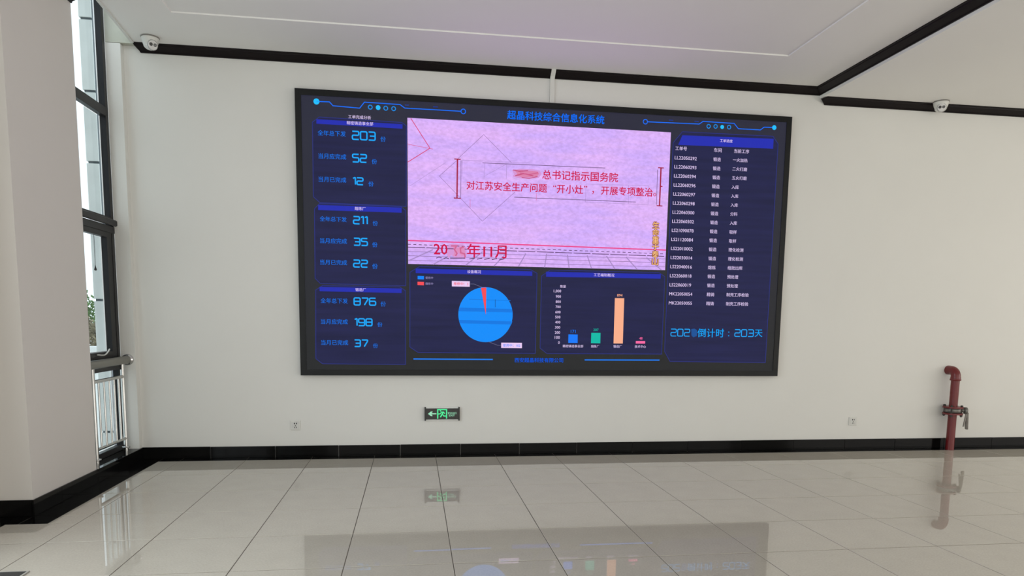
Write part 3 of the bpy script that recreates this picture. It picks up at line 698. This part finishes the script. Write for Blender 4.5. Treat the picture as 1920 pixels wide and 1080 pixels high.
# ------------------------------------------------------------------ cable duct above the screen
mb = MB(); t = .004
mb.prism([(-.001, 3.446), (-.022, 3.446), (-.022, 3.676), (-.034, 3.70), (-.087, 3.744), (-.087, 3.7495), (-.001, 3.7495)], 2.901, 2.944, 'x')
tag(mb.obj('cable_duct', WPLAST), 'slim white cable duct from the ceiling down to the screen top', 'duct')

# ------------------------------------------------------------------ big LED screen
OX, OZ = .5121, .8065; W, H = 4.8857, 2.6394; YF = -.062; Y0 = -.057
scr = empty('led_screen', (OX, 0, OZ), 'huge black-framed LED video wall with blue data panels and pink picture', 'screen')
FRM = mat('screen_frame', (.007, .008, .009), .4, spec=.25)
fw = .056
mb = MB()
def bar(poly, y0, y1):
    n = len(poly); vs = [(x, y0, z) for x, z in poly]+[(x, y1, z) for x, z in poly]
    mb.add(vs, [tuple(range(n)), tuple(range(2*n-1, n-1, -1))]+[(i, i+n, (i+1) % n+n, (i+1) % n) for i in range(n)])
for pl in ([(0, 0), (W, 0), (W-fw, fw), (fw, fw)], [(W, 0), (W, H), (W-fw, H-fw), (W-fw, fw)], [(W, H), (0, H), (fw, H-fw), (W-fw, H-fw)], [(0, H), (0, 0), (fw, fw), (fw, H-fw)]):
    bar(pl, -.001, YF)
mb.obj('frame', FRM, scr)
LED = mat('led_surface', (.030, .032, .032), .55, spec=.2)
nt = LED.node_tree; b = nt.nodes['Principled BSDF']
tc = nt.nodes.new('ShaderNodeTexCoord'); sp = nt.nodes.new('ShaderNodeSeparateXYZ'); nt.links.new(tc.outputs['Object'], sp.inputs[0])
mr = nt.nodes.new('ShaderNodeMapRange'); mr.inputs[1].default_value = .3; mr.inputs[2].default_value = 2.6; mr.inputs[3].default_value = .1; mr.inputs[4].default_value = 1
nt.links.new(sp.outputs[2], mr.inputs[0]); b.inputs['Emission Color'].default_value = (.006, .006, .028, 1); nt.links.new(mr.outputs[0], b.inputs['Emission Strength'])
mb = MB(); mb.box(fw, W-fw, Y0, -.002, fw, H-fw); disp = mb.obj('display', LED, scr)

ECOL = {'blue': (10, 110, 250), 'cyan': (30, 190, 255), 'cyan2': (15, 140, 230), 'dim': (25, 55, 150), 'edge': (36, 46, 128), 'panel': (30, 32, 72),
        'bar': (30, 42, 175), 'white': (225, 205, 245), 'white2': (150, 140, 190), 'lblue': (20, 115, 230), 'cyan3': (15, 165, 250), 'red': (205, 25, 75),
        'red2': (215, 70, 120), 'red3': (215, 110, 160), 'red4': (160, 30, 65), 'red5': (195, 80, 125), 'redl': (235, 70, 140), 'smear0': (214, 150, 214), 'smear': (218, 128, 172), 'red6': (208, 100, 148),
        'smear2': (222, 140, 190), 'smear3': (20, 80, 150), 'grey0': (170, 140, 200), 'grey1': (150, 118, 172), 'grey2': (112, 85, 130), 'grey3': (85, 50, 95),
        'gold0': (110, 25, 35), 'gold': (250, 195, 130), 'leg': (0, 130, 250), 'redc': (245, 75, 85), 'pie': (0, 140, 250), 'pie2': (0, 118, 225), 'pie3': (10, 60, 130),
        'tip': (235, 205, 245), 'leader': (105, 105, 140), 'blue3': (20, 120, 235), 'blue2': (5, 85, 220), 'bar1': (10, 120, 250), 'bar2': (0, 185, 165),
        'bar3': (250, 175, 140), 'bar4': (250, 105, 165)}
def emat(k):
    return mat('lit_'+k, (.012, .012, .012), .6, spec=.1, emit=lin(ECOL[k]), estr=1.0)
def pink():
    M = mat('lit_picture', (.012, .012, .012), .6, spec=.1, emit=(.6, .4, .8), estr=1); nt = M.node_tree; b = nt.nodes['Principled BSDF']
    tc = nt.nodes.new('ShaderNodeTexCoord')
    mp = nt.nodes.new('ShaderNodeMapping'); mp.inputs['Scale'].default_value = (.8, 1, 5); nt.links.new(tc.outputs['Object'], mp.inputs[0])
    n = nt.nodes.new('ShaderNodeTexNoise'); n.inputs['Scale'].default_value = 1.6; n.inputs['Detail'].default_value = 3; nt.links.new(mp.outputs[0], n.inputs['Vector'])
    r = nt.nodes.new('ShaderNodeValToRGB'); r.color_ramp.elements[0].position = .38; r.color_ramp.elements[1].position = .64
    r.color_ramp.elements[0].color = (*lin((205, 170, 248)), 1); r.color_ramp.elements[1].color = (*lin((222, 178, 245)), 1); nt.links.new(n.outputs[0], r.inputs[0])
    mp2 = nt.nodes.new('ShaderNodeMapping'); mp2.inputs['Scale'].default_value = (1, 1, 1.6); mp2.inputs['Rotation'].default_value = (0, .6, 0); nt.links.new(tc.outputs['Object'], mp2.inputs[0])
    n2 = nt.nodes.new('ShaderNodeTexNoise'); n2.inputs['Scale'].default_value = 28; n2.inputs['Detail'].default_value = 4; nt.links.new(mp2.outputs[0], n2.inputs['Vector'])
    a = nt.nodes.new('ShaderNodeMapRange'); a.inputs[1].default_value = .3; a.inputs[2].default_value = .7; a.inputs[3].default_value = .90; a.inputs[4].default_value = 1.12; nt.links.new(n2.outputs[0], a.inputs[0])
    nt.links.new(r.outputs[0], b.inputs['Emission Color']); nt.links.new(a.outputs[0], b.inputs['Emission Strength']); return M

PN = emat('panel'); nt = PN.node_tree; b = nt.nodes['Principled BSDF']; tc = nt.nodes.new('ShaderNodeTexCoord')
mp = nt.nodes.new('ShaderNodeMapping'); mp.inputs['Scale'].default_value = (.6, 1, 9); nt.links.new(tc.outputs['Object'], mp.inputs[0])
n = nt.nodes.new('ShaderNodeTexNoise'); n.inputs['Scale'].default_value = 2.2; nt.links.new(mp.outputs[0], n.inputs['Vector'])
a = nt.nodes.new('ShaderNodeMapRange'); a.inputs[3].default_value = .55; a.inputs[4].default_value = 1.35; nt.links.new(n.outputs[0], a.inputs[0]); nt.links.new(a.outputs[0], b.inputs['Emission Strength'])

LAY = {'pink': 1, 'panel': 1, 'bar': 3, 'smear0': 3, 'smear': 4, 'smear2': 5, 'red6': 6, 'smear3': 4, 'pie': 2, 'pie2': 3, 'tip': 5, 'redc': 5, 'gold0': 5, 'gold': 7, 'grey0': 2, 'grey1': 2, 'grey2': 3, 'red5': 6}
STEP = .0003
def ribbon(mb, pts, w, y, mi, closed=False):
    """flat ribbon with mitred joints in the x-z plane"""
    P = [Vector(p) for p in pts]; n = len(P); Lf, Rt = [], []
    for i in range(n):
        a = P[i-1] if (i > 0 or closed) else None; c = P[(i+1) % n] if (i < n-1 or closed) else None
        d1 = (P[i]-a).normalized() if a is not None else None; d2 = (c-P[i]).normalized() if c is not None else None
        if d1 is None: d1 = d2
        if d2 is None: d2 = d1
        n1 = Vector((-d1.y, d1.x)); n2 = Vector((-d2.y, d2.x)); nn = (n1+n2)
        nn = nn.normalized() if nn.length > 1e-6 else n1
        k = min(1/max(nn.dot(n1), .35), 2.2); Lf.append(P[i]+nn*w/2*k); Rt.append(P[i]-nn*w/2*k)
    vs = [(p.x, y, p.y) for p in Lf]+[(p.x, y, p.y) for p in Rt]; m_ = n if closed else n-1
    mb.add(vs, [(i, (i+1) % n, (i+1) % n+n, i+n) for i in range(m_)], mi)
def rounded(pts, r, closed):
    out = []; n = len(pts)
    for i, p in enumerate(pts):
        p = Vector(p)
        if not closed and i in (0, n-1): out.append(p); continue
        a = Vector(pts[i-1]); c = Vector(pts[(i+1) % n]); d1 = (a-p); d2 = (c-p); rr = min(r, d1.length*.45, d2.length*.45)
        p1 = p+d1.normalized()*rr; p2 = p+d2.normalized()*rr
        for t in (0, .25, .5, .75, 1): out.append((1-t)**2*p1+2*t*(1-t)*p+t*t*p2)
    return out
GL = {'0': (1, [([(0, 0), (1, 0), (1, 1), (0, 1)], 1)]), '1': (.38, [([(0, .88), (.55, 1), (1, 1), (1, 0)], 0)]),
      '2': (1, [([(0, 1), (1, 1), (1, .52), (0, .52), (0, 0), (1, 0)], 0)]), '3': (1, [([(0, 1), (1, 1), (1, 0), (0, 0)], 0), ([(.18, .5), (1, .5)], 0)]),
      '5': (1, [([(1, 1), (0, 1), (0, .56), (1, .56), (1, 0), (0, 0)], 0)]), '6': (1, [([(1, 1), (0, 1), (0, 0), (1, 0), (1, .56), (0, .56)], 0)]),
      '7': (1, [([(0, 1), (1, 1), (1, .82), (.42, 0)], 0)]), '8': (1, [([(0, 0), (1, 0), (1, 1), (0, 1)], 1), ([(0, .52), (1, .52)], 0)]),
      '9': (1, [([(0, 0), (1, 0), (1, 1), (0, 1), (0, .44), (1, .44)], 0)])}
TCACHE = {}
def text_mesh(body, bold):
    k = (body, bold)
    if k not in TCACHE:
        cu = bpy.data.curves.new('text', 'FONT'); cu.body = body; cu.size = 1; cu.resolution_u = 2
        cu.fill_mode = 'FRONT'
        o = bpy.data.objects.new('text', cu); C.objects.link(o); bpy.context.view_layer.update()
        me = o.evaluated_get(bpy.context.evaluated_depsgraph_get()).to_mesh()
        v0 = [(v.co.x, v.co.y) for v in me.vertices]; f0 = [tuple(p.vertices) for p in me.polygons]; vs = []; fs = []
        for dx, dy in {0: [(-.008, 0), (.008, 0)], 1: [(-.016, 0), (.016, 0), (0, -.012), (0, .012)], 3: [(.085*math.cos(q*PI/4), .085*math.sin(q*PI/4)) for q in range(8)]}[bold]:
            n0 = len(vs); vs += [(a+dx, b+dy) for a, b in v0]; fs += [tuple(i+n0 for i in f) for f in f0]
        bpy.data.objects.remove(o); bpy.data.curves.remove(cu); TCACHE[k] = (vs, fs)
    return TCACHE[k]
def put_text(mb, body, u0, u1, v, y, mi, bold=0, squash=1):
    vs, fs = text_mesh(body, bold)
    if not vs: return
    x0 = min(p[0] for p in vs); x1 = max(p[0] for p in vs); z0 = min(p[1] for p in vs); z1 = max(p[1] for p in vs)
    s = (u1-u0)/(x1-x0)
    mb.add([(u0+(p[0]-x0)*s, y, v+(p[1]-(z0+z1)/2)*s*squash) for p in vs], fs, mi)
class Layered:
    def __init__(s): s.mb = MB(); s.mats = []; s.keys = []
    def mi(s, k):
        if k not in s.keys: s.keys.append(k); s.mats.append(pink() if k == 'pink' else emat(k))
        return s.keys.index(k)
parts = {}; order = []; pn = 0; LOOSE = set()
for it in SCREEN:
    kind, part, colr = it[0], it[1], it[2]
    if part == 'information_panel':
        if colr == 'panel': pn += 1
        key = (part, pn)
    elif kind in 'TN' and not (part == 'video_lettering' and colr == 'gold0'): key = (part if part.endswith('lettering') else 'lettering', len(order)+1000)
    elif part == 'video_lettering': key = ('lettering_shadow', len(order)+1000)
    elif part in ('pie_chart', 'bar_chart'):
        key = ({'leg': 'legend_swatch', 'tip': 'callout_box', 'pie': 'pie_disc', 'pie2': 'pie_band', 'leader': 'callout_line', 'redc': 'pie_slice', 'pie3': 'pie_crack'}.get(colr, 'chart_bar'), len(order)+1000)
    else: key = (part, 0)
    if key not in parts: parts[key] = Layered(); order.append(key)
    if kind in 'T' and (any(c in it[3] for c in '“”：。') or it[3] in ('20', '年11月')): LOOSE.add(key)
    L = parts[key]; mi = L.mi(colr); mb = L.mb
    lay = LAY.get(colr, {'P': 4, 'L': 4, 'D': 4, 'O': 4, 'T': 6, 'N': 6}[kind])
    if kind == 'L' and colr == 'edge': lay = 2
    if kind == 'T' and colr not in ('gold', 'gold0'): lay = 7
    y = Y0-.0003-STEP*lay
    if kind == 'P': mb.add([(p[0], y, p[1]) for p in it[3]], [tuple(range(len(it[3])))], mi)
    elif kind == 'L': ribbon(mb, it[5], it[3], y, mi, bool(it[4]))
    elif kind == 'D':
        r = it[5]; n = 96 if r > .1 else 20
        mb.add([(it[3]+r*math.cos(2*PI*k/n), y, it[4]+r*math.sin(2*PI*k/n)) for k in range(n)], [tuple(range(n))], mi)
    elif kind == 'O':
        r = it[5]; ribbon(mb, [(it[3]+r*math.cos(2*PI*k/20), it[4]+r*math.sin(2*PI*k/20)) for k in range(20)], .008, y, mi, True)
    elif kind == 'T': put_text(mb, it[3], it[4], it[5], it[6], y, mi, it[7])
    elif kind == 'N':
        s_, u0, v0, u1, v1, w_ = it[3:]; tot = sum(GL[c][0] for c in s_)+.27*(len(s_)-1); cw = (u1-u0-w_)/tot; x = u0+w_/2
        for c in s_:
            gw = GL[c][0]*cw
            for pts, cl_ in GL[c][1]:
                pp = rounded([(x+a_*gw, v0+w_/2+b_*(v1-v0-w_)) for a_, b_ in pts], .013, cl_); ribbon(mb, pp, w_, y, mi, bool(cl_))
            x += gw+.27*cw
PL = {('video_picture', 0): 'lilac-pink video picture'}
for key in order:
    L = parts[key]; o = L.mb.obj(key[0], L.mats, disp, fix=False)
    if key in PL: o['label'] = PL[key]
    if key[0].endswith('graphics') or key in LOOSE: o['kind'] = 'stuff'

# ------------------------------------------------------------------ exit sign
K = .349/890
sg = empty('exit_sign', (1.692, 0, .4215), 'black emergency exit sign with green running figure low on the wall', 'sign')
def sx(p): return ((p[0]-220)*K, (490-p[1])*K)
mb = MB(); mb.box(0, .349, -.026, -.002, -.058, .054, bev=.001); mb.obj('panel', mat('sign_black', (.008, .009, .009), .18), sg)
mb = MB(); mb.box(.012, .337, -.022, -.004, .054, .065); mb.box(.012, .337, -.022, -.004, -.066, -.058); mb.obj('clear_edge', mat('pale_acrylic', (.8, .82, .80), .15), sg)
for x in (0, .335):
    mb = MB(); mb.box(x, x+.014, -.030, -.001, -.070, .067, bev=.002); mb.obj('end_cap', mat('black_cap', (.01, .01, .01), .3), sg)
GR1 = mat('lit_sign_green', (.02, .05, .03), .5, emit=lin((70, 232, 150)), estr=1); GR2 = mat('lit_sign_pale', (.03, .05, .04), .5, emit=lin((150, 215, 180)), estr=1)
y = -.0268
def srib(mb, pts, w): ribbon(mb, [sx(p) for p in pts], w*K, y, 0)
mb = MB(); srib(mb, [(552, 615), (552, 383), (776, 383), (776, 615)], 30); mb.obj('doorway_symbol', GR1, sg)
mb = MB(); c = sx((622, 415)); mb.add([(c[0]+18*K*math.cos(k*PI/8), y, c[1]+18*K*math.sin(k*PI/8)) for k in range(16)], [tuple(range(16))])
srib(mb, [(565, 497), (612, 490), (648, 446), (700, 446), (732, 490)], 24); srib(mb, [(690, 450), (656, 515), (618, 578)], 32); srib(mb, [(668, 495), (705, 548), (765, 550)], 26); mb.obj('running_figure', GR1, sg)
mb = MB(); mb.add([(sx(p)[0], y, sx(p)[1]) for p in ((305, 490), (380, 430), (430, 432), (392, 474), (520, 474), (520, 502), (392, 504), (425, 547), (380, 550))], [(0, 1, 2, 3), (0, 3, 6), (3, 4, 5, 6), (0, 6, 7, 8)]); mb.obj('arrow', GR2, sg)
mb = MB(); put_text(mb, '安全出口', *[sx(p)[0] for p in ((806, 0), (1026, 0))], sx((0, 474))[1], y, 0, 1); put_text(mb, 'EXIT', *[sx(p)[0] for p in ((835, 0), (985, 0))], sx((0, 536))[1], y, 0, 1, .8); mb.obj('lettering', GR2, sg, fix=False)

# ------------------------------------------------------------------ wall sockets
def socket(x, z, label):
    s_ = empty('wall_socket', (x, 0, z), label, 'socket', 'white power sockets low on the screen wall')
    mb = MB(); mb.box(-.046, .046, -.009, -.001, -.046, .046, bev=.002); mb.obj('faceplate', WPLAST, s_)
    mb = MB(); mb.box(-.034, .034, -.0115, -.0085, -.034, .034, bev=.001); mb.obj('insert', mat('socket_insert', (.68, .68, .65), .35), s_)
    mb = MB()
    for px, pz in ((-.010, .017), (.010, .017)): mb.box(px-.0045, px+.0045, -.0122, -.0116, pz-.007, pz+.007)
    for px, pz, r_ in ((0, -.004, 0), (-.008, -.021, 1), (.008, -.021, 1)): mb.box(px-.003, px+.003, -.0122, -.0116, pz-.006, pz+.006)
    mb.obj('contact_slots', DARKP, s_)
socket(.445, .315, 'white power socket on the wall below the left end of the screen')
socket(6.34, .31, 'white power socket on the wall between the screen and the red pipe')

# ------------------------------------------------------------------ red pipe with valve
PX, PY = 7.447, -.115
pp = empty('fire_pipe', (PX, PY, 0), 'red fire water pipe with grey valve rising from the floor into the wall', 'pipe')
def pt_(name, m_, path, r, n=28, **k): mb = MB(); mb.tube(path, r, n, **k); return mb.obj(name, m_, pp)
pt_('pipe', RED, [(0, 0, 0), (0, 0, .40)], .042); pt_('pipe', RED, [(0, 0, .478), (0, 0, .79)], .042)
el = [(0, 0, .775), (0, 0, .80)]+[(0, .062-.062*math.cos(t), .812+.062*math.sin(t)) for t in [i*PI/2/10 for i in range(11)]]+[(0, .09, .874), (0, .114, .874)]
pt_('elbow', RED, el, .045, rs=[.050, .050]+[.047]*9+[.047]*2+[.05, .05])
pt_('elbow_rim', RED, [(0, 0, .765), (0, 0, .768), (0, 0, .785), (0, 0, .79)], .055, rs=[.044, .054, .054, .046])
pt_('flange', RED, [(0, 0, .395), (0, 0, .412)], .098, 32); pt_('flange', RED, [(0, 0, .466), (0, 0, .483)], .098, 32)
va = pt_('valve_body', IRON, [(0, 0, .414), (0, 0, .420), (0, 0, .458), (0, 0, .464)], .07, 32, rs=[.072, .080, .080, .072])
for k in range(4):
    an = PI/4*.9+k*PI/2; x, y = .081*math.cos(an), .081*math.sin(an)
    mb = MB(); mb.tube([(x, y, .37), (x, y, .50)], .008, 10); mb.tube([(x, y, .378), (x, y, .394)], .015, 6); mb.tube([(x, y, .484), (x, y, .497)], .015, 6); mb.obj('bolt', mat('dark_bolt', (.05, .045, .04), .5, metal=.5), pp)
dr = Vector((.93, -.36, 0)).normalized()
pt_('valve_neck', IRON, [dr*.065+Vector((0, 0, .44)), dr*.115+Vector((0, 0, .44))], .02)
cz = Vector((0, 0, .44))
pt_('notch_plate', IRON, [dr*.108+cz, dr*.112+cz, dr*.135+cz, dr*.140+cz], .04, 32, rs=[.024, .038, .038, .030])
def strap(name, p, q, w_, t_):
    p = Vector(p); q = Vector(q); d = (q-p).normalized(); s_ = d.cross(dr).normalized(); mb = MB()
    vs = [a_+s_*i*w_/2*f+dr*j*t_/2 for a_, f in ((p, .7), (q, 1)) for i, j in ((-1, -1), (1, -1), (1, 1), (-1, 1))]
    mb.add(vs, [(3, 2, 1, 0), (4, 5, 6, 7), (0, 1, 5, 4), (1, 2, 6, 5), (2, 3, 7, 6), (3, 0, 4, 7)]); mb.obj(name, mat('lever_steel', (.16, .15, .135), .4, metal=.7, var=.2, vscale=20), pp)
b0 = dr*.142+cz
strap('lever', b0+Vector((0, 0, -.02)), b0+Vector((.012, .004, -.205)), .038, .02)
strap('lever', b0+Vector((-.012, -.004, -.02)), b0+Vector((-.042, -.012, -.175)), .018, .012)

# ------------------------------------------------------------------ dome cameras
def dome(x, y, z, aim, label):
    t = empty('security_camera', (x, y, z), label, 'camera', 'white dome cameras on the ceiling')
    mb = MB(); mb.lathe([(0, -.0005), (.074, -.0005), (.076, -.004), (.074, -.010), (.070, -.012), (0, -.012)], n=40); mb.obj('mount', mat('camera_mount_grey', (.25, .24, .22), .5), t)  # plain mid-grey mount plate between ceiling and housing
    mb = MB(); pr = [(.0705, -.006), (.0715, -.012), (.070, -.025), (.063, -.048), (.055, -.066)]
    for k in range(1, 9): a_ = k*PI/16; pr.append((.0548*math.cos(a_)+.0002, -.066-.040*math.sin(a_)))
    mb.lathe(pr, n=40); mb.obj('housing', WPLAST, t)
    d = Vector(aim).normalized(); M = Matrix.Translation(Vector((0, 0, -.066))+d*.027)@d.to_track_quat('Z', 'Y').to_matrix().to_4x4()
    mb = MB(); mb.lathe([(.040, .0), (.040, .030), (.038, .036), (.034, .038), (0, .038)], M, 32); e = mb.obj('eyeball', mat('camera_face', (.78, .77, .76), .35), t)
    mb = MB(); mb.lathe([(.041, .028), (.043, .030), (.041, .032)], M, 32); mb.obj('seam_ring', GREYP, e)
    for sxx, mm in ((-.0165, DARKP), (.0165, mat('infrared_window', (.10, .10, .10), .2))):
        M2 = M@Matrix.Translation((sxx, .004, 0)); mb = MB(); mb.lathe([(.0135, .0375), (.0135, .0405), (.0115, .041), (0, .0405)], M2, 20); mb.obj('lens', mm, e)
dome(-.665, -.215, 3.75, (.62, -.80, -.25), 'white dome camera on the ceiling near the left window corner')
dome(6.99, -.135, 3.66, (-.5, -.86, -.15), 'white dome camera on the lower ceiling above the right cornice')

# ------------------------------------------------------------------ mat at the lower left
fm = empty('floor_mat', (-.78, -3.55, .001), 'dark grey mat lying at the lower left corner of the floor', 'mat')
mb = MB(); mb.box(-.24, .335, -.8, .515, 0, .006, bev=.002); mb.obj('pad', mat('mat_grey', (.035, .035, .033), .7, bump=.5, bscale=200), fm)
mb = MB(); mb.box(.336, .345, -.8, .524, 0, .0062); mb.box(-.24, .336, .516, .524, 0, .0062); mb.obj('edging', mat('mat_edge', (.42, .41, .38), .5), fm)
